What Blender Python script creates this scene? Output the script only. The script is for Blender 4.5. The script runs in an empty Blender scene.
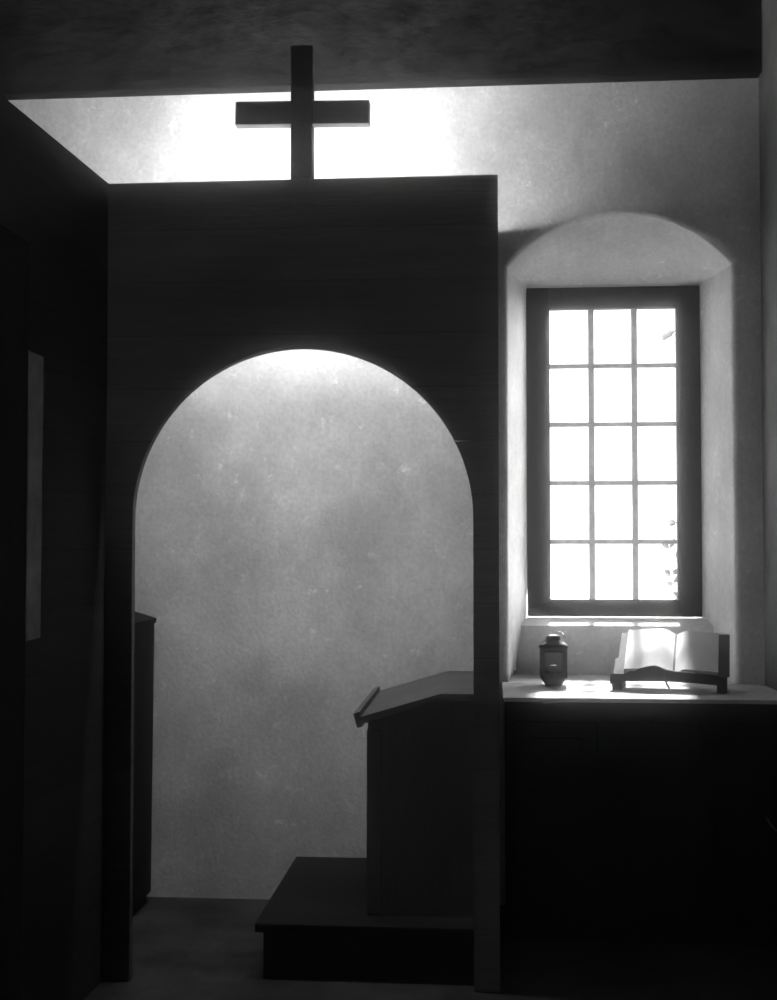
import bpy, bmesh, math, random
from mathutils import Vector, Matrix

random.seed(7)
S = bpy.context.scene
COL = S.collection

# ------------------------------------------------------------------ camera
cam_data = bpy.data.cameras.new('camera')
cam = bpy.data.objects.new('camera', cam_data)
COL.objects.link(cam)
cam.location = (0, 0, 1.5)
cam.rotation_euler = (math.radians(92.0), 0, math.radians(4.642))
cam_data.sensor_fit = 'AUTO'
cam_data.sensor_width = 36
cam_data.lens = 45.0
cam_data.clip_start = 0.05
S.camera = cam

# ------------------------------------------------------------------ view, world, sun
S.view_settings.view_transform = 'Standard'
S.view_settings.look = 'None'
S.view_settings.gamma = 1
S.view_settings.use_curve_mapping = False
S.view_settings.exposure = 0.0
S.cycles.volume_bounces = 2          # light reflected by the walls also scatters in the added haze

SKY = 3.6
SUN = 22.0
LAMP_DOWN = 23.5
LAMP_UP = 43.0
HAZE = 0.025
w = bpy.data.worlds.new('sky')
S.world = w
w.use_nodes = True
nt = w.node_tree
bg = nt.nodes['Background']
tc = nt.nodes.new('ShaderNodeTexCoord')
nz = nt.nodes.new('ShaderNodeTexNoise')
nz.inputs['Scale'].default_value = 2.2
nz.inputs['Detail'].default_value = 5
rp = nt.nodes.new('ShaderNodeValToRGB')
rp.color_ramp.elements[0].color = (.8, .8, .8, 1)
rp.color_ramp.elements[1].color = (1, 1, 1, 1)
nt.links.new(tc.outputs['Generated'], nz.inputs['Vector'])
nt.links.new(nz.outputs['Fac'], rp.inputs['Fac'])
# the cloud cover glares on the right-hand side of the sky
sx = nt.nodes.new('ShaderNodeSeparateXYZ')
nt.links.new(tc.outputs['Generated'], sx.inputs[0])
gm = nt.nodes.new('ShaderNodeMapRange')
gm.interpolation_type = 'SMOOTHSTEP'
gm.inputs['From Min'].default_value = .1
gm.inputs['From Max'].default_value = .75
gm.inputs['To Min'].default_value = 1
gm.inputs['To Max'].default_value = 12
nt.links.new(sx.outputs[0], gm.inputs['Value'])
vm = nt.nodes.new('ShaderNodeVectorMath')
vm.operation = 'MULTIPLY'
nt.links.new(rp.outputs['Color'], vm.inputs[0])
nt.links.new(gm.outputs['Result'], vm.inputs[1])
nt.links.new(vm.outputs['Vector'], bg.inputs['Color'])
bg.inputs['Strength'].default_value = SKY

sun_d = bpy.data.lights.new('sun', 'SUN')
sun_d.energy = SUN
sun_d.angle = math.radians(4)
sun = bpy.data.objects.new('sun', sun_d)
COL.objects.link(sun)
AZ, EL = math.radians(6), math.radians(48)
sdir = Vector((math.sin(AZ) * math.cos(EL), math.cos(AZ) * math.cos(EL), math.sin(EL)))
sun.rotation_euler = sdir.to_track_quat('Z', 'Y').to_euler()
sun.location = sdir * 14


# ------------------------------------------------------------------ materials
def mat(name, c, c2=None, scale=3.0, detail=8, rough=.85, bump=.15, bscale=40, stretch=(1, 1, 1),
        fine=.0, planks=None, metal=0, lo=.35, hi=.7, spec=.3, grit=None):
    """grey procedural surface: patchy tone, fine grain, bump, optional board joints"""
    m = bpy.data.materials.new(name)
    m.use_nodes = True
    t = m.node_tree
    N, L = t.nodes, t.links
    b = N['Principled BSDF']
    b.inputs['Roughness'].default_value = rough
    b.inputs['Metallic'].default_value = metal
    b.inputs['Specular IOR Level'].default_value = spec
    co = N.new('ShaderNodeTexCoord')
    mp = N.new('ShaderNodeMapping')
    mp.inputs['Scale'].default_value = stretch
    geo = N.new('ShaderNodeNewGeometry')
    L.new(geo.outputs['Position'], mp.inputs['Vector'])
    n1 = N.new('ShaderNodeTexNoise')
    n1.inputs['Scale'].default_value = scale
    n1.inputs['Detail'].default_value = detail
    n1.inputs['Roughness'].default_value = .65
    L.new(mp.outputs['Vector'], n1.inputs['Vector'])
    r = N.new('ShaderNodeValToRGB')
    r.color_ramp.elements[0].position = lo
    r.color_ramp.elements[1].position = hi
    c2 = c2 if c2 is not None else c * 1.3
    r.color_ramp.elements[0].color = (c, c, c, 1)
    r.color_ramp.elements[1].color = (c2, c2, c2, 1)
    L.new(n1.outputs['Fac'], r.inputs['Fac'])
    colour = r.outputs['Color']
    n2 = N.new('ShaderNodeTexNoise')
    n2.inputs['Scale'].default_value = bscale
    n2.inputs['Detail'].default_value = 6
    n2.inputs['Roughness'].default_value = .7
    L.new(mp.outputs['Vector'], n2.inputs['Vector'])
    if fine:
        mr = N.new('ShaderNodeMapRange')
        mr.inputs['From Min'].default_value = .3
        mr.inputs['From Max'].default_value = .7
        mr.inputs['To Min'].default_value = 1 - fine
        mr.inputs['To Max'].default_value = 1 + fine
        L.new(n2.outputs['Fac'], mr.inputs['Value'])
        mx = N.new('ShaderNodeVectorMath')
        mx.operation = 'MULTIPLY'
        L.new(colour, mx.inputs[0])
        L.new(mr.outputs['Result'], mx.inputs[1])
        colour = mx.outputs['Vector']
    height = n2.outputs['Fac']
    if grit:                                   # flaked pale specks of bare lime
        n3 = N.new('ShaderNodeTexNoise')
        n3.inputs['Scale'].default_value = grit[0]
        n3.inputs['Detail'].default_value = 9
        n3.inputs['Roughness'].default_value = .8
        L.new(geo.outputs['Position'], n3.inputs['Vector'])
        g = N.new('ShaderNodeMapRange')
        g.inputs['From Min'].default_value = grit[1]
        g.inputs['From Max'].default_value = grit[1] + .06
        g.inputs['To Min'].default_value = 1
        g.inputs['To Max'].default_value = grit[2]
        L.new(n3.outputs['Fac'], g.inputs['Value'])
        mg = N.new('ShaderNodeVectorMath')
        mg.operation = 'MULTIPLY'
        L.new(colour, mg.inputs[0])
        L.new(g.outputs['Result'], mg.inputs[1])
        colour = mg.outputs['Vector']
    if planks:                                 # horizontal (2) or vertical (0/1) board joints
        axis, width, joint = planks
        sp = N.new('ShaderNodeSeparateXYZ')
        L.new(geo.outputs['Position'], sp.inputs[0])
        dv = N.new('ShaderNodeMath'); dv.operation = 'DIVIDE'
        L.new(sp.outputs[axis], dv.inputs[0]); dv.inputs[1].default_value = width
        fr = N.new('ShaderNodeMath'); fr.operation = 'FRACT'
        L.new(dv.outputs[0], fr.inputs[0])
        fl = N.new('ShaderNodeMath'); fl.operation = 'FLOOR'
        L.new(dv.outputs[0], fl.inputs[0])
        wn = N.new('ShaderNodeTexWhiteNoise'); wn.noise_dimensions = '1D'
        L.new(fl.outputs[0], wn.inputs['W'])
        tone = N.new('ShaderNodeMapRange')
        tone.inputs['To Min'].default_value = .92
        tone.inputs['To Max'].default_value = 1.1
        L.new(wn.outputs['Value'], tone.inputs['Value'])
        gp = N.new('ShaderNodeMath'); gp.operation = 'GREATER_THAN'
        L.new(fr.outputs[0], gp.inputs[0]); gp.inputs[1].default_value = joint / width
        m1 = N.new('ShaderNodeMapRange')
        m1.inputs['To Min'].default_value = .6
        L.new(gp.outputs[0], m1.inputs['Value'])
        mm = N.new('ShaderNodeMath'); mm.operation = 'MULTIPLY'
        L.new(m1.outputs['Result'], mm.inputs[0]); L.new(tone.outputs['Result'], mm.inputs[1])
        ml = N.new('ShaderNodeVectorMath'); ml.operation = 'MULTIPLY'
        L.new(colour, ml.inputs[0]); L.new(mm.outputs[0], ml.inputs[1])
        colour = ml.outputs['Vector']
    L.new(colour, b.inputs['Base Color'])
    bp = N.new('ShaderNodeBump')
    bp.inputs['Strength'].default_value = bump
    bp.inputs['Distance'].default_value = .02
    L.new(height, bp.inputs['Height'])
    L.new(bp.outputs['Normal'], b.inputs['Normal'])
    return m


def glass_mat(name, tint=1.0, refl=.06):
    m = bpy.data.materials.new(name)
    m.use_nodes = True
    t = m.node_tree
    N, L = t.nodes, t.links
    N.remove(N['Principled BSDF'])
    tr = N.new('ShaderNodeBsdfTransparent')
    tr.inputs['Color'].default_value = (tint, tint, tint, 1)
    gl = N.new('ShaderNodeBsdfGlossy')
    gl.inputs['Roughness'].default_value = .03
    mx = N.new('ShaderNodeMixShader')
    lw = N.new('ShaderNodeLayerWeight')
    lw.inputs['Blend'].default_value = .15
    ml = N.new('ShaderNodeMath'); ml.operation = 'MULTIPLY_ADD'
    L.new(lw.outputs['Fresnel'], ml.inputs[0]); ml.inputs[1].default_value = .5; ml.inputs[2].default_value = refl * .3
    L.new(ml.outputs[0], mx.inputs['Fac'])
    L.new(tr.outputs[0], mx.inputs[1]); L.new(gl.outputs[0], mx.inputs[2])
    L.new(mx.outputs[0], N['Material Output'].inputs['Surface'])
    return m


M = dict(
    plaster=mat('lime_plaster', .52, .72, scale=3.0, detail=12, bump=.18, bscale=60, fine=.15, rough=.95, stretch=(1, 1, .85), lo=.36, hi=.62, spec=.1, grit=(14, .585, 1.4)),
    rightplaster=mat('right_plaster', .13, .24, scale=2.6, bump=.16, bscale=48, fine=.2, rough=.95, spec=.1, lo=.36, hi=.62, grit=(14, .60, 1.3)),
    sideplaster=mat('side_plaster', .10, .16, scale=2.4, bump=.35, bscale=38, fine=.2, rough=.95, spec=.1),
    floor=mat('worn_floor', .03, .085, scale=3.2, bump=.3, bscale=30, fine=.25, rough=.9, spec=.1),
    ceiling=mat('dark_ceiling', .02, .03, scale=3, planks=(1, .22, .008), rough=.9, spec=.1),
    beam=mat('old_beam', .011, .030, scale=5, bump=.4, bscale=30, stretch=(.7, 1, 1.5), fine=.4, rough=.95, spec=.05, grit=(9, .63, 2.2)),
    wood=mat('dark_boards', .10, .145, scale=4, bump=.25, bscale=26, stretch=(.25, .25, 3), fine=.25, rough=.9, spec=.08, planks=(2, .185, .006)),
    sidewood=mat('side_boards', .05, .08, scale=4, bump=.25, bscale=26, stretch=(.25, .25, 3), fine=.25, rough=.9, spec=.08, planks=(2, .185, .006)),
    cross=mat('cross_wood', .02, .035, scale=6, bump=.25, bscale=30, fine=.25, rough=.85, spec=.1),
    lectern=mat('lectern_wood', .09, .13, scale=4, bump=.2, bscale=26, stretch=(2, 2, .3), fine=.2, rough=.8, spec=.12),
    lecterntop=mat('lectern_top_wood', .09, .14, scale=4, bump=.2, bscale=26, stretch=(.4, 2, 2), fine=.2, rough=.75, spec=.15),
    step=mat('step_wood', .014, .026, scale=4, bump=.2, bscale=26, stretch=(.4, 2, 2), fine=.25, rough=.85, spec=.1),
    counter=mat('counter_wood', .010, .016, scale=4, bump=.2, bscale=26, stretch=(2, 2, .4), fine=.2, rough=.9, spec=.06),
    top=mat('counter_top', .36, .55, scale=7, bump=.2, bscale=45, fine=.12, rough=.8, spec=.2),
    frame=mat('window_frame_wood', .010, .022, scale=8, bump=.3, bscale=34, fine=.3, rough=.9, spec=.08),
    muntin=mat('muntin_glow', .42, .55, scale=9, bump=.3, bscale=34, fine=.25, rough=.9, spec=.1),  # pale tone stands in for the glow of the panes over the bars
    jamb=mat('lit_jamb_strip', .22, .32, scale=6, bump=.2, bscale=30, fine=.2, rough=.8, spec=.15),  # pale tone stands in for light falling on the strip
    iron=mat('lantern_iron', .025, .05, scale=20, bump=.2, bscale=60, fine=.3, rough=.42, metal=.5, spec=.5),
    stand=mat('stand_wood', .018, .03, scale=9, bump=.2, bscale=40, fine=.25, rough=.7, spec=.2),
    leather=mat('book_leather', .025, .04, scale=15, bump=.25, bscale=70, fine=.2, rough=.7, spec=.2),
    paper=mat('book_paper', .66, .74, scale=14, bump=.05, bscale=60, fine=.04, rough=.9, spec=.1),
    ribbon=mat('ribbon_cloth', .03, .05, scale=20, rough=.8),
    wax=mat('candle_wax', .5, .6, scale=10, bump=.05, rough=.6),
    metal=mat('handle_metal', .5, .6, scale=20, bump=.05, rough=.3, metal=1, spec=.5),
    leaf=mat('leaf', .015, .03, scale=30, bump=.05, rough=.6),
    bark=mat('bark', .08, .14, scale=20, bump=.4, rough=.95),
    ground=mat('dry_ground', .25, .35, scale=2, bump=.3, rough=.95),
    enamel=mat('lamp_enamel', .6, .7, scale=12, bump=.02, rough=.4),
    glass=glass_mat('window_glass'),
    lampglass=glass_mat('lantern_glass', .82, .1),
)


# ------------------------------------------------------------------ helpers
def obj(name, bm, m, parent=None, smooth=False, loc=None):
    me = bpy.data.meshes.new(name)
    bmesh.ops.recalc_face_normals(bm, faces=bm.faces)
    bm.to_mesh(me)
    bm.free()
    me.materials.append(m)
    if smooth:
        for p in me.polygons:
            p.use_smooth = True
    o = bpy.data.objects.new(name, me)
    COL.objects.link(o)
    if parent:
        o.parent = parent
    if loc:
        o.location = loc
    return o


def tag(o, label=None, cat=None, group=None, kind=None):
    if label: o['label'] = label
    if cat: o['category'] = cat
    if group: o['group'] = group
    if kind: o['kind'] = kind
    return o


def thing(name, label, cat, loc=(0, 0, 0), group=None, kind=None):
    o = bpy.data.objects.new(name, None)
    o.empty_display_size = .1
    COL.objects.link(o)
    o.location = loc
    return tag(o, label, cat, group, kind)


def box(bm, x0, x1, y0, y1, z0, z1, bevel=0.0, mtx=None):
    r = bmesh.ops.create_cube(bm, size=1)
    vs = r['verts']
    for v in vs:
        v.co = Vector(((x0 + x1) / 2 + v.co.x * (x1 - x0), (y0 + y1) / 2 + v.co.y * (y1 - y0), (z0 + z1) / 2 + v.co.z * (z1 - z0)))
    if bevel:
        es = list({e for v in vs for e in v.link_edges})
        r2 = bmesh.ops.bevel(bm, geom=es, offset=bevel, segments=2, affect='EDGES', profile=.6)
        vs = list({v for f in r2['faces'] for v in f.verts} | {v for v in vs if v.is_valid})
    if mtx:
        for v in vs:
            v.co = mtx @ v.co
    return bm


def B(*a, **k):
    bm = bmesh.new()
    return box(bm, *a, **k)


def prism(bm, pts, axis, a, b):
    """closed outline (2-D) extruded along axis ('x','y','z') from a to b"""
    def mk(p, t):
        return {'x': (t, p[0], p[1]), 'y': (p[0], t, p[1]), 'z': (p[0], p[1], t)}[axis]
    A = [bm.verts.new(mk(p, a)) for p in pts]
    Bv = [bm.verts.new(mk(p, b)) for p in pts]
    n = len(pts)
    bm.faces.new(A)
    bm.faces.new(Bv[::-1])
    for i in range(n):
        bm.faces.new((A[i], A[(i + 1) % n], Bv[(i + 1) % n], Bv[i]))
    return bm


def tube(bm, pts, r, seg=8, closed=False):
    rings = []
    n = len(pts)
    for i, p in enumerate(pts):
        p = Vector(p)
        a = Vector(pts[(i - 1) % n if closed else max(i - 1, 0)])
        b = Vector(pts[(i + 1) % n if closed else min(i + 1, n - 1)])
        d = (b - a).normalized()
        u = d.orthogonal().normalized() if abs(d.y) > .9 else d.cross(Vector((0, 1, 0))).normalized()
        v = d.cross(u)
        rr = r[i] if isinstance(r, (list, tuple)) else r
        rings.append([bm.verts.new(p + (u * math.cos(t) + v * math.sin(t)) * rr) for t in [2 * math.pi * k / seg for k in range(seg)]])
    m = n if closed else n - 1
    for i in range(m):
        A, C = rings[i], rings[(i + 1) % n]
        for k in range(seg):
            bm.faces.new((A[k], A[(k + 1) % seg], C[(k + 1) % seg], C[k]))
    if not closed:
        bm.faces.new(rings[0][::-1])
        bm.faces.new(rings[-1])
    return bm


def lathe(bm, prof, seg=24, cx=0, cy=0, power=None, rot=0):
    """profile (r,z); power squares the section off like a rounded square"""
    rings = []
    for r, z in prof:
        ring = []
        for k in range(seg):
            t = 2 * math.pi * k / seg
            c, s = math.cos(t), math.sin(t)
            q = 1.0
            if power:
                q = 1 / (abs(c) ** power + abs(s) ** power) ** (1 / power)
            x, y = r * q * c, r * q * s
            ring.append(bm.verts.new((cx + x * math.cos(rot) - y * math.sin(rot), cy + x * math.sin(rot) + y * math.cos(rot), z)))
        rings.append(ring)
    for i in range(len(rings) - 1):
        A, C = rings[i], rings[i + 1]
        for k in range(seg):
            bm.faces.new((A[k], A[(k + 1) % seg], C[(k + 1) % seg], C[k]))
    bm.faces.new(rings[0][::-1])
    bm.faces.new(rings[-1])
    return bm


def structure(name, bm, m, label=None, cat='wall', smooth=False):
    o = obj(name, bm, m, smooth=smooth)
    return tag(o, label, cat, kind='structure')


# ------------------------------------------------------------------ room shell
WB = 5.27            # face of the window wall
RX = 1.125           # right wall
LX = -2.6            # left wall
CEIL = 3.98
structure('floor', B(LX - .2, RX + .2, -1.7, WB + .6, -.12, 0), M['floor'], 'worn dark floor of the chapel, mottled and unpolished', 'floor')
structure('ceiling', B(LX - .2, RX + .2, -1.7, WB + .62, CEIL, CEIL + .12), M['ceiling'], 'dark boarded ceiling over the whole chapel', 'ceiling')
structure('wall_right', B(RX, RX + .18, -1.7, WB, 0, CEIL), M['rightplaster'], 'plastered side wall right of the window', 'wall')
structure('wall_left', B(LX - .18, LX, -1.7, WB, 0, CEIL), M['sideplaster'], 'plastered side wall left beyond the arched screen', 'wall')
bm = bmesh.new()                                # unseen opening added in the rear wall to fill the screen front with daylight
box(bm, LX, RX, -1.7, -1.52, 0, 2.3)
box(bm, LX, RX, -1.7, -1.52, 3.5, CEIL)
box(bm, LX, -1.3, -1.7, -1.52, 2.3, 3.5)
box(bm, .1, RX, -1.7, -1.52, 2.3, 3.5)
structure('wall_rear', bm, M['sideplaster'], 'plastered wall behind the viewpoint', 'wall')

# back wall with the splayed, segmental-headed window recess
XF0, XF1, ZS, ZA = .078, 1.006, 2.66, 2.885     # recess outline on the wall face
XB0, XB1, ZB = .166, .945, 2.668                # recess outline at the window
ZSILL = .92
YB = 5.66
cxf = (XF0 + XF1) / 2
rise = ZA - ZS
half = (XF1 - XF0) / 2
R = (half ** 2 + rise ** 2) / (2 * rise)
czf = ZA - R
NA = 28
front, back = [], []
a0 = math.asin(half / R)
front.append((XF0, ZSILL)); back.append((XB0 - .06, ZSILL))
for k in range(1, 9):
    t = k / 9
    zf = ZSILL + (ZS - ZSILL) * t
    zb = ZSILL + (ZB - ZSILL) * t
    xl = XB0 - .06 * max(0, 1 - (zb - ZSILL) / .22)
    front.append((XF0, zf)); back.append((xl, zb))
for k in range(NA + 1):
    t = k / NA
    an = -a0 + 2 * a0 * t
    q = -1 + 2 * (.5 - .5 * math.cos(math.pi * t))
    front.append((cxf + half * q, ZA - .19 * q * q - .03 * abs(q) ** 8))
    s = .5 + .5 * q
    zb = ZB - (.0 if 0 < k < NA else 0)
    back.append((XB0 + (XB1 - XB0) * s, zb))
for k in range(8, 0, -1):
    t = k / 9
    zf = ZSILL + (ZS - ZSILL) * t
    zb = ZSILL + (ZB - ZSILL) * t
    xr = XB1 + .06 * max(0, 1 - (zb - ZSILL) / .22)
    front.append((XF1, zf)); back.append((xr, zb))
front.append((XF1, ZSILL)); back.append((XB1 + .06, ZSILL))

bm = bmesh.new()
DEPTH = 4
rows = []
n = len(front)
# worn, rounded arris: the outline flares out a little where it meets the wall face
RA = .024
rc = (cxf, 1.8)
for k in range(4):
    f = 1 - math.sin(k / 4 * math.pi / 2)
    row = []
    for (fx, fz) in front:
        dx = -RA * f if fx <= XF0 + 1e-6 else (RA * f if fx >= XF1 - 1e-6 else RA * f * (fx - cxf) / half)
        dz = RA * f * min(1, max(0, (fz - 2.55) / .12))
        row.append(bm.verts.new((fx + dx, WB + RA * (1 - math.cos(k / 4 * math.pi / 2)), fz + dz)))
    rows.append(row)
R0 = len(rows)
for j in range(DEPTH + 1):
    t = j / DEPTH
    row = []
    for (fx, fz), (bx_, bz) in zip(front, back):
        row.append(bm.verts.new((fx + (bx_ - fx) * t, WB + RA + (YB - WB - RA) * t, fz + (bz - fz) * t)))
    rows.append(row)
for j in range(len(rows) - 1):
    for i in range(n):
        k = (i + 1) % n
        bm.faces.new((rows[j][i], rows[j][k], rows[j + 1][k], rows[j + 1][i]))
# straight tube on to the outside face
out = [bm.verts.new((v.co.x, 5.86, v.co.z)) for v in rows[-1]]
for i in range(n):
    k = (i + 1) % n
    bm.faces.new((rows[-1][i], rows[-1][k], out[k], out[i]))


def ringfill(inner, y):
    o4 = [bm.verts.new((x, y, z)) for x, z in ((LX - .18, -.12), (LX - .18, CEIL), (RX + .18, CEIL), (RX + .18, -.12))]
    es = []
    for i in range(4):
        es.append(bm.edges.new((o4[i], o4[(i + 1) % 4])))
    for i in range(len(inner)):
        e = bm.edges.get((inner[i], inner[(i + 1) % len(inner)]))
        es.append(e or bm.edges.new((inner[i], inner[(i + 1) % len(inner)])))
    bmesh.ops.triangle_fill(bm, use_beauty=True, edges=es)
    return o4


f4 = ringfill(rows[0], WB)
b4 = ringfill(out, 5.86)
for i in range(4):
    bm.faces.new((f4[i], f4[(i + 1) % 4], b4[(i + 1) % 4], b4[i]))
wall_back = structure('wall_back', bm, M['plaster'], 'rough plastered far wall with a deep arched window recess', 'wall')

# masonry apron under the window with its sloping ledge
bm = bmesh.new()
prism(bm, [(5.60, ZSILL + .001), (5.550, 1.140), (5.655, 1.164), (5.85, 1.168), (5.85, ZSILL + .001)], 'x', XB0 - .05, XB1 + .05)
structure('trim_1', bm, M['plaster'], 'plaster apron with a sloping ledge beneath the window', 'ledge')

# dark beam against the top of the back wall
bm = bmesh.new()
box(bm, LX + .005, RX - .004, 5.19, WB - .002, 3.444, CEIL - .002, bevel=.002)
beam = structure('trim_2', bm, M['beam'], 'heavy dark beam along the top of the far wall', 'beam')

# near wall at the left; lit stretch of its jamb put into a short pale board
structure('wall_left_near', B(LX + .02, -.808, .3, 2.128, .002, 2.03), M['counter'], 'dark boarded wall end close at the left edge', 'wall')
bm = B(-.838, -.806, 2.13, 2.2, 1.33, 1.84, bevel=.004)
structure('trim_3', bm, M['jamb'], 'narrow upright jamb board at the left edge, cut and coloured as its lit stretch', 'jamb')

# outside
structure('ground', B(-14, 16, 5.9, 40, -.2, -.05), M['ground'], 'pale ground outside the window', 'ground')

# ------------------------------------------------------------------ window
win = thing('window_1', 'small-paned window of fifteen panes in a dark wooden frame', 'window', (.555, 5.7, 1.18), kind='structure')


def inw(name, bm, m, parent=win, smooth=False):
    o = obj(name, bm, m, smooth=smooth)
    o.parent = parent
    if parent is win:
        o.matrix_parent_inverse = Matrix.Translation(-Vector(win.location))
    return o


FX0, FX1, FZ0, FZ1 = XB0 + .002, XB1 - .002, 1.172, 2.662
GX0, GX1, GZ0, GZ1 = .266, .845, 1.243, 2.570
bm = bmesh.new()
box(bm, FX0, GX0, 5.68, 5.735, FZ0, FZ1, bevel=.006)
box(bm, GX1, FX1, 5.68, 5.735, FZ0, FZ1, bevel=.006)
box(bm, GX0 - .004, GX1 + .004, 5.682, 5.735, GZ1, FZ1, bevel=.006)
box(bm, GX0 - .004, GX1 + .004, 5.682, 5.735, FZ0, GZ0, bevel=.006)
# inner bead round the glass
for (a, b, c, d) in ((GX0 - .002, GX0 + .006, GZ0, GZ1), (GX1 - .006, GX1 + .002, GZ0, GZ1), (GX0, GX1, GZ0 - .002, GZ0 + .006), (GX0, GX1, GZ1 - .006, GZ1 + .002)):
    box(bm, a, b, 5.685, 5.73, c, d, bevel=.002)
inw('frame', bm, M['frame'])
for k in (1, 2):
    x = GX0 + (GX1 - GX0) * k / 3
    bm = B(x - .0135, x + .0135, 5.69, 5.725, GZ0 - .002, GZ1 + .002, bevel=.005)
    tag(inw('muntin', bm, M['muntin']), 'upright glazing bar, glow of the panes put into its pale colour')
for k in range(1, 5):
    z = GZ0 + (GZ1 - GZ0) * k / 5
    bm = B(GX0 - .002, GX1 + .002, 5.694, 5.722, z - .0105, z + .0105, bevel=.004)
    tag(inw('muntin', bm, M['muntin']), 'horizontal glazing bar, glow of the panes put into its pale colour')
bm = B(GX0 - .003, GX1 + .003, 5.706, 5.710, GZ0 - .003, GZ1 + .003)
inw('glass', bm, M['glass'])

# ------------------------------------------------------------------ arched screen
YS0, YS1, TOP = 4.25, 4.285, 2.762
SX0, SX1 = -1.33, .03
scr = thing('arched_screen', 'dark boarded screen pierced by a round arch, standing before the far wall', 'screen', (-.645, 4.28, 0))


def under(par, name, bm, m, smooth=False):
    o = obj(name, bm, m, smooth=smooth)
    o.parent = par
    o.matrix_parent_inverse = Matrix.Translation(-Vector(par.location))
    return o


acx, ar, asp = -.6465, .5895, 1.585
pts = [(SX0, .001), (SX0, TOP), (SX1, TOP), (SX1, .001), (acx + ar, .001), (acx + ar, asp)]
notch = False
for k in range(1, 64):
    an = math.pi * k / 64
    x, z = acx + ar * math.cos(an), asp + ar * math.sin(an)
    if not notch and z > 1.851:
        xe = acx + math.sqrt(ar ** 2 - (1.849 - asp) ** 2)
        pts += [(xe, 1.8475), (-.070, 1.8495), (-.070, 1.8515), (xe - .003, 1.8535)]
        notch = True
    pts.append((x, z))
pts += [(acx - ar, asp), (acx - ar, .001)]
bm = bmesh.new()
vs = [[bm.verts.new((x, y, z)) for x, z in pts] for y in (YS0, YS1)]
for ring in vs:
    es = [bm.edges.new((ring[i], ring[(i + 1) % len(ring)])) for i in range(len(ring))]
    bmesh.ops.triangle_fill(bm, use_beauty=True, edges=es)
for i in range(len(pts)):
    k = (i + 1) % len(pts)
    bm.faces.new((vs[0][i], vs[0][k], vs[1][k], vs[1][i]))
under(scr, 'front_panel', bm, M['wood'])
under(scr, 'return_panel', prism(bmesh.new(), [(YS1, .001), (WB - .012, .001), (WB - .012, 2.812), (YS1, TOP - .002)], 'x', -.025, SX1), M['wood'])
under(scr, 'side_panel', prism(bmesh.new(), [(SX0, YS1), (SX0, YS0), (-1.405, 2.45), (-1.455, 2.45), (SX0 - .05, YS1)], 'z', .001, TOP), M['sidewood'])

# ------------------------------------------------------------------ cross
cr = thing('cross', 'plain dark wooden cross standing on top of the arched screen', 'cross', (-.648, 4.28, TOP))
under(cr, 'upright', B(-.687, -.610, 4.252, 4.302, TOP + .001, 3.234, bevel=.004), M['cross'])
mt = Matrix.Translation((-.648, 4.28, 2.999)) @ Matrix.Rotation(math.radians(.9), 4, 'Y') @ Matrix.Translation((.648, -4.28, -2.999))
under(cr, 'crossbar', B(-.883, -.413, 4.256, 4.30, 2.957, 3.040, bevel=.004, mtx=mt), M['cross'])

# ------------------------------------------------------------------ lamp behind the screen head
lp = thing('wall_washer_lamp', 'lamp fixed behind the head of the screen, lighting the far wall', 'lamp', (-.70, YS1, 2.62))
for x in (-1.15, -.40):
    bm = bmesh.new()
    box(bm, x - .03, x + .03, YS1 + .001, YS1 + .012, 2.63, 2.735, bevel=.003)
    box(bm, x - .012, x + .012, YS1 + .010, YS1 + .05, 2.695, 2.735, bevel=.003)
    under(lp, 'bracket', bm, M['enamel'])
bm = bmesh.new()
box(bm, -1.315, -.23, YS1 + .05, YS1 + .056, 2.63, 2.752)
box(bm, -1.315, -.23, YS1 + .054, YS1 + .066, 2.693, 2.701)
under(lp, 'back_plate', bm, M['enamel'])
bm = bmesh.new()                                # unseen blades added before the two tubes to cut their sideways spill
for k in range(20):
    x = -1.31 + k * (1.075 / 19)
    box(bm, x - .001, x + .001, YS1 + .108, YS1 + .140, 2.625, 2.755)
box(bm, -1.312, -.234, YS1 + .134, YS1 + .140, 2.620, 2.626)
under(lp, 'light_baffle', bm, M['counter'])
for power, z, pitch in ((LAMP_UP, 2.722, 150), (LAMP_DOWN, 2.672, 54)):
    ld = bpy.data.lights.new('tube', 'AREA')
    ld.shape = 'RECTANGLE'
    ld.size = 1.06
    ld.size_y = .035
    ld.energy = power
    lo = bpy.data.objects.new('tube', ld)
    COL.objects.link(lo)
    lo.location = (-.772, YS1 + .085, z)
    lo.rotation_euler = (math.radians(pitch), 0, 0)
    lo.parent = lp
    lo.matrix_parent_inverse = Matrix.Translation(-Vector(lp.location))

# ------------------------------------------------------------------ platform
pf = thing('platform', 'low dark wooden platform on the floor under the lectern', 'platform', (-.38, 4.7, 0))
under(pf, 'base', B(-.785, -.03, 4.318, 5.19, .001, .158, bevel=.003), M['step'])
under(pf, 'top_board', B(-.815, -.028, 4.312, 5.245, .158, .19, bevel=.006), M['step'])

# ------------------------------------------------------------------ lectern
lc = thing('lectern', 'dark wooden lectern with a sloping grey top, standing on the platform', 'lectern', (-.23, 4.78, .19))
LY0, LY1 = 4.44, 5.205
bm = bmesh.new()
prism(bm, [(-.434, .191), (-.03, .191), (-.03, .944), (-.172, .944), (-.434, .862)], 'y', LY0, LY1)
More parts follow.
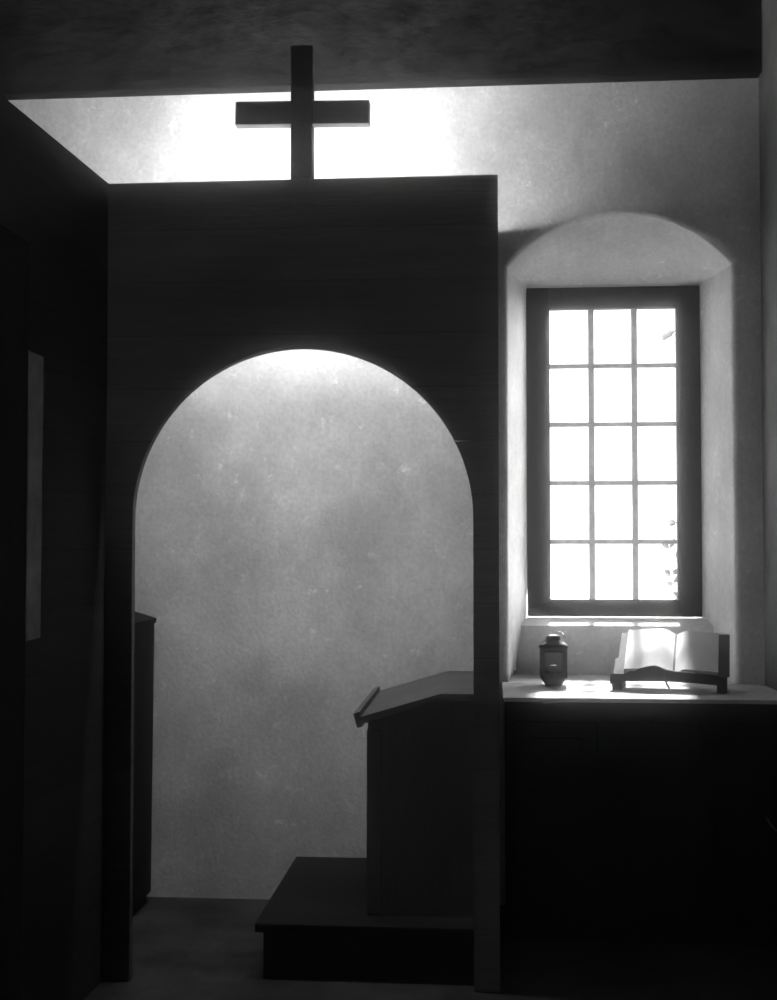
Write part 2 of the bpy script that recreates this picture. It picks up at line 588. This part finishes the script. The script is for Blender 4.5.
# corner stile
box(bm, -.438, -.385, LY0 - .004, LY0 + .02, .195, .84, bevel=.003)
under(lc, 'body', bm, M['lectern'])
bm = bmesh.new()
prism(bm, [(-.466, .858), (-.172, .946), (-.03, .946), (-.03, .972), (-.176, .972), (-.470, .884)], 'y', LY0 - .02, LY1 + .015)
under(lc, 'desk_top', bm, M['lecterntop'])
bm = bmesh.new()
prism(bm, [(-.470, .848), (-.452, .853), (-.462, .906), (-.484, .899)], 'y', LY0 - .022, LY1 + .017)
tag(under(lc, 'book_stop', bm, M['lecterntop']), 'raised lip at the low end of the sloping top')

# ------------------------------------------------------------------ cabinet behind the left jamb of the arch
cb = thing('cabinet', 'dark upright cabinet against the far wall behind the left foot of the arch', 'cabinet', (-1.56, 5.0, 0))
bm = bmesh.new()
prism(bm, [(-1.75, .045), (-1.420, .045), (-1.412, 1.165), (-1.75, 1.265)], 'y', 4.83, 5.19)
box(bm, -1.73, -1.435, 4.85, 5.18, .001, .05)
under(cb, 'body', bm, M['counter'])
bm = bmesh.new()
prism(bm, [(-1.76, 1.270), (-1.407, 1.166), (-1.405, 1.186), (-1.76, 1.290)], 'y', 4.815, 5.2)
under(cb, 'top', bm, M['counter'])

# ------------------------------------------------------------------ counter under the window
ct = thing('counter', 'long dark counter with a pale top under the window', 'counter', (.58, 5.0, 0))
CX0, CX1, CY0, CY1 = .047, RX - .004, 4.745, WB - .003
bm = bmesh.new()
box(bm, CX0 + .012, CX1, CY0 + .035, CY1, .06, .905)
box(bm, CX0 + .03, CX1, CY0 + .07, CY1, .001, .06)
for x0, x1 in ((.09, .40), (.43, .74), (.77, 1.10)):       # raised fielded panels
    box(bm, x0, x1, CY0 + .022, CY0 + .037, .12, .83, bevel=.006)
    box(bm, x0 + .06, x1 - .06, CY0 + .014, CY0 + .024, .18, .77, bevel=.004)
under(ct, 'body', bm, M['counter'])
bm = bmesh.new()
box(bm, CX0, CX1, CY0, CY1, .906, .922, bevel=.003)
tag(under(ct, 'counter_top', bm, M['top']), 'pale worn top catching the window light')
bm = bmesh.new()
tube(bm, [(1.014, CY0 + .016, .487), (1.016, CY0 - .002, .484), (1.022, CY0 - .012, .472), (1.034, CY0 - .016, .457), (1.05, CY0 - .014, .443), (1.062, CY0 - .004, .437), (1.064, CY0 + .016, .436)], .0035, 8)
tag(under(ct, 'handle', bm, M['metal'], True), 'small curved metal handle')

# ------------------------------------------------------------------ lantern
ln = thing('lantern', 'small dark metal lantern with glass sides on the counter by the window', 'lantern', (.256, 5.16, .923))
lx, ly, lz = .256, 5.16, .923
hw = .052
bm = bmesh.new()
lathe(bm, [(.034, lz + .001), (.036, lz + .008), (.052, lz + .028), (.054, lz + .034), (.054, lz + .042), (.046, lz + .044)], 32, lx, ly, power=5)
under(ln, 'base', bm, M['iron'], False)
bm = bmesh.new()
for sx in (-1, 1):
    for sy in (-1, 1):
        box(bm, lx + sx * .045 - .0085, lx + sx * .045 + .0085, ly + sy * .045 - .0085, ly + sy * .045 + .0085, lz + .036, lz + .152, bevel=.002)
for s in (-1, 1):                                          # rails under the roof and over the base
    for z in (lz + .047, lz + .142):
        box(bm, lx - .045, lx + .045, ly + s * .047 - .004, ly + s * .047 + .004, z - .006, z + .006)
        box(bm, lx + s * .047 - .004, lx + s * .047 + .004, ly - .045, ly + .045, z - .006, z + .006)
under(ln, 'frame', bm, M['iron'])
bm = bmesh.new()
lathe(bm, [(.056, lz + .150), (.060, lz + .156), (.058, lz + .164), (.046, lz + .174), (.034, lz + .182), (.030, lz + .190), (.030, lz + .196), (.024, lz + .203), (.010, lz + .207), (.002, lz + .208)], 32, lx, ly, power=5)
under(ln, 'roof', bm, M['iron'], True)
for s, ax in ((-1, 'y'), (1, 'y'), (-1, 'x'), (1, 'x')):
    if ax == 'y':
        bm = B(lx - .037, lx + .037, ly + s * .044 - .001, ly + s * .044 + .001, lz + .045, lz + .15)
    else:
        bm = B(lx + s * .044 - .001, lx + s * .044 + .001, ly - .037, ly + .037, lz + .045, lz + .15)
    under(ln, 'glass_pane', bm, M['lampglass'])
bm = bmesh.new()
lathe(bm, [(.016, lz + .043), (.017, lz + .046), (.017, lz + .078), (.012, lz + .081), (.003, lz + .080)], 20, lx, ly)
tube(bm, [(lx, ly, lz + .079), (lx + .001, ly, lz + .086), (lx + .003, ly, lz + .09)], .001, 6)
under(ln, 'candle', bm, M['wax'], True)
bm = bmesh.new()
ring = [(lx + .026 + .019 * math.cos(t) * .9, ly + .004 * math.sin(t), lz + .196 + .019 * math.sin(t)) for t in [2 * math.pi * k / 28 for k in range(28)]]
tube(bm, ring, .0026, 8, closed=True)
under(ln, 'ring_handle', bm, M['metal'], True)

# ------------------------------------------------------------------ book stand and open book
st = thing('book_stand', 'low dark wooden stand holding the open book on the counter', 'stand', (.715, 5.06, .923))
sz = .923
for x0, x1 in ((.492, .530), (.892, .930)):
    bm = bmesh.new()
    prism(bm, [(4.965, sz + .001), (5.16, sz + .001), (5.15, sz + .10), (5.12, sz + .112), (5.0, sz + .045), (4.97, sz + .06)], 'x', x0, x1)
    under(st, 'foot', bm, M['stand'])
bm = bmesh.new()
# carved front rail with a raised crest left of the middle
prof = [(.484, .024), (.485, .060), (.50, .066), (.54, .066), (.552, .070), (.565, .080), (.580, .078), (.60, .088), (.63, .097), (.655, .101), (.675, .097), (.70, .086), (.74, .080), (.80, .076), (.86, .070), (.905, .066), (.928, .060), (.930, .026), (.90, .030), (.82, .036), (.70, .040), (.60, .040), (.54, .036), (.52, .026)]
vsA = [bm.verts.new((x, 4.958, sz + z)) for x, z in prof]
vsB = [bm.verts.new((x, 4.985, sz + z)) for x, z in prof]
for ring in (vsA, vsB):
    es = [bm.edges.new((ring[i], ring[(i + 1) % len(ring)])) for i in range(len(ring))]
    bmesh.ops.triangle_fill(bm, use_beauty=True, edges=es)
for i in range(len(prof)):
    k = (i + 1) % len(prof)
    bm.faces.new((vsA[i], vsA[k], vsB[k], vsB[i]))
under(st, 'front_rail', bm, M['stand'])
bm = bmesh.new()
prism(bm, [(4.986, sz + .045), (5.0, sz + .042), (5.245, sz + .178), (5.24, sz + .186), (5.0, sz + .054), (4.986, sz + .062)], 'x', .531, .891)
under(st, 'back_rest', bm, M['stand'])

# book: local frame, u across, v up the page, w out of the page
bk = thing('book', 'large open book with bright pages leaning on the dark stand', 'book', (.715, 5.06, sz + .07))
o0 = Vector((.728, 5.000, sz + .0575))
u = Vector((1, 0, 0))
v = Vector((0, .24, .132)).normalized()
wv = u.cross(v)          # points toward the reader and up


def pt(a, b, c):
    return o0 + u * a + v * b + wv * c


def leafblock(bm, side, w_, h_, top_fn, base_fn, n=14):
    """page block from gutter to fore-edge with a curved face"""
    cols = []
    for i in range(n + 1):
        t = i / n
        a = side * (0.004 + w_ * t)
        cols.append([bm.verts.new(pt(a, 0, base_fn(t))), bm.verts.new(pt(a, h_, base_fn(t))), bm.verts.new(pt(a, h_, top_fn(t))), bm.verts.new(pt(a, 0, top_fn(t)))])
    for i in range(n):
        A, C = cols[i], cols[i + 1]
        for k in range(4):
            bm.faces.new((A[k], A[(k + 1) % 4], C[(k + 1) % 4], C[k]))
    bm.faces.new(cols[0])
    bm.faces.new(cols[-1][::-1])
    return bm


base = lambda t: .010
curve = lambda t: .012 + .030 * math.sin(min(1, t * 3.2) * math.pi / 2) * (1 - .45 * t)
under(bk, 'left_pages', leafblock(bmesh.new(), -1, .188, .285, curve, base, 28), M['paper'])
curve2 = lambda t: .012 + .026 * math.sin(min(1, t * 3.2) * math.pi / 2) * (1 - .5 * t)
under(bk, 'right_pages', leafblock(bmesh.new(), 1, .165, .278, curve2, base, 28), M['paper'])
bm = bmesh.new()
cols = []
for a, c in ((-.222, .004), (-.02, .003), (0, .001), (.02, .003), (.212, .004)):
    cols.append([bm.verts.new(pt(a, -.003, c)), bm.verts.new(pt(a, .295, c)), bm.verts.new(pt(a, .295, c + .004)), bm.verts.new(pt(a, -.003, c + .004))])
for A, C in zip(cols, cols[1:]):
    for k in range(4):
        bm.faces.new((A[k], A[(k + 1) % 4], C[(k + 1) % 4], C[k]))
bm.faces.new(cols[0]); bm.faces.new(cols[-1][::-1])
tag(under(bk, 'cover', bm, M['leather']), 'dark cover showing as a border round the pages')
bm = bmesh.new()
pr = [(.690, 5.0, sz + .088), (.692, 4.975, sz + .091), (.694, 4.953, sz + .089), (.697, 4.951, sz + .05), (.705, 4.949, sz + .030), (.715, 4.947, sz + .012)]
L_, R_ = [], []
for p in pr:
    L_.append(bm.verts.new((p[0] - .004, p[1], p[2]))); R_.append(bm.verts.new((p[0] + .004, p[1], p[2] + .001)))
for i in range(len(pr) - 1):
    bm.faces.new((L_[i], R_[i], R_[i + 1], L_[i + 1]))
bmesh.ops.solidify(bm, geom=bm.faces[:], thickness=.0012)
tag(under(bk, 'ribbon', bm, M['ribbon']), 'dark ribbon marker hanging below the rail')


for o in (st, bk):                              # the stand is turned a little on the counter
    o.rotation_euler.z = math.radians(-11)


# ------------------------------------------------------------------ plants outside
def add_leaf(bm, base, d, ln_, wd):
    d = Vector(d).normalized()
    s = d.cross(Vector((random.uniform(-.5, .5), -1, random.uniform(-.5, .5)))).normalized()
    nrm = s.cross(d)
    p = [base, base + d * ln_ * .35 + s * wd, base + d * ln_ * .75 + s * wd * .7, base + d * ln_, base + d * ln_ * .75 - s * wd * .7, base + d * ln_ * .35 - s * wd]
    mid = [base + d * ln_ * .35 - nrm * wd * .3, base + d * ln_ * .75 - nrm * wd * .3]
    V = [bm.verts.new(q) for q in p]
    m = [bm.verts.new(q) for q in mid]
    for f in ((V[0], V[1], m[0]), (V[0], m[0], V[5]), (V[1], V[2], m[1], m[0]), (m[0], m[1], V[4], V[5]), (V[2], V[3], m[1]), (m[1], V[3], V[4])):
        bm.faces.new(f)


sh = thing('shrub', 'small leafy shrub outside the lower right panes of the window', 'shrub', (1.12, 7.0, -.05))
stems, leaves = bmesh.new(), bmesh.new()
ends = [((1.02, 1.62)), ((.985, 1.47)), ((1.0, 1.33)), ((1.06, 1.74)), ((1.10, 1.58)), ((1.16, 1.7)), ((1.2, 1.45)), ((1.08, 1.40))]
for ex, ez in ends:
    yy = 7.0 + random.uniform(-.1, .12)
    b0 = Vector((1.14 + random.uniform(-.04, .04), 7.0, -.06))
    e = Vector((ex, yy, ez))
    pp = [b0.lerp(e, t) + Vector((.06 * math.sin(t * 3) * (1 if ex < 1.1 else -.5), 0, 0)) * (1 - t) for t in [k / 8 for k in range(9)]]
    tube(stems, pp, [.010 - .008 * k / 8 for k in range(9)], 6)
    for k in range(4, 9):
        for q in range(3):
            add_leaf(leaves, pp[k], (random.uniform(-1, .7), random.uniform(-.5, .5), random.uniform(-.3, 1)), random.uniform(.04, .075), random.uniform(.010, .018))
under(sh, 'stems', stems, M['bark'])
under(sh, 'leaves', leaves, M['leaf'])

tr = thing('tree', 'young tree outside whose drooping twig crosses the top right pane', 'tree', (1.5, 6.9, -.05))
trunk, leaves = bmesh.new(), bmesh.new()
tube(trunk, [(1.5, 6.9, -.08), (1.49, 6.9, 1.0), (1.52, 6.92, 2.0), (1.48, 6.9, 2.7), (1.5, 6.9, 3.3)], [.055, .048, .04, .03, .012], 10)
br = [(1.50, 6.9, 2.3), (1.35, 6.87, 2.62), (1.18, 6.84, 2.70), (1.06, 6.81, 2.70), (1.0, 6.8, 2.648)]
tube(trunk, br, [.018, .014, .011, .009, .004], 8)
tube(trunk, [(1.5, 6.9, 2.7), (1.66, 6.95, 3.0), (1.8, 7.0, 3.3)], [.018, .012, .004], 8)
under(tr, 'trunk', trunk, M['bark'])
for (bx_, by_, bz_), dx in ((br[4], (-1, 0, -.45)), (br[4], (-1, .2, -.7))):
    add_leaf(leaves, Vector((bx_, by_, bz_)), dx, .10, .014)
for p in br[1:3] + [(1.66, 6.95, 3.0), (1.8, 7.0, 3.3), (1.5, 6.9, 3.3)]:
    for k in range(14):
        add_leaf(leaves, Vector(p) + Vector((random.uniform(-.08, .12), random.uniform(-.1, .1), random.uniform(-.02, .1))), (random.uniform(-1, 1), random.uniform(-1, 1), random.uniform(-1, .6)), random.uniform(.05, .09), .013)
under(tr, 'leaves', leaves, M['leaf'])

# ------------------------------------------------------------------ haze added for a soft bloom round bright areas
hm = bpy.data.materials.new('bloom_haze')
hm.use_nodes = True
t = hm.node_tree
t.nodes.remove(t.nodes['Principled BSDF'])
vs_ = t.nodes.new('ShaderNodeVolumeScatter')
vs_.inputs['Density'].default_value = HAZE
vs_.inputs['Anisotropy'].default_value = .992
vs2 = t.nodes.new('ShaderNodeVolumeScatter')     # tighter glow lobe: scatters almost straight ahead
vs2.inputs['Density'].default_value = HAZE
vs2.inputs['Anisotropy'].default_value = .997
ad = t.nodes.new('ShaderNodeAddShader')
t.links.new(vs_.outputs[0], ad.inputs[0])
t.links.new(vs2.outputs[0], ad.inputs[1])
t.links.new(ad.outputs[0], t.nodes['Material Output'].inputs['Volume'])
hz = obj('haze', B(LX + .004, RX - .003, -1.5, 5.655, .004, CEIL - .004), hm)
tag(hz, 'thin haze added through the chapel for a soft bloom round bright areas', 'haze', kind='stuff')
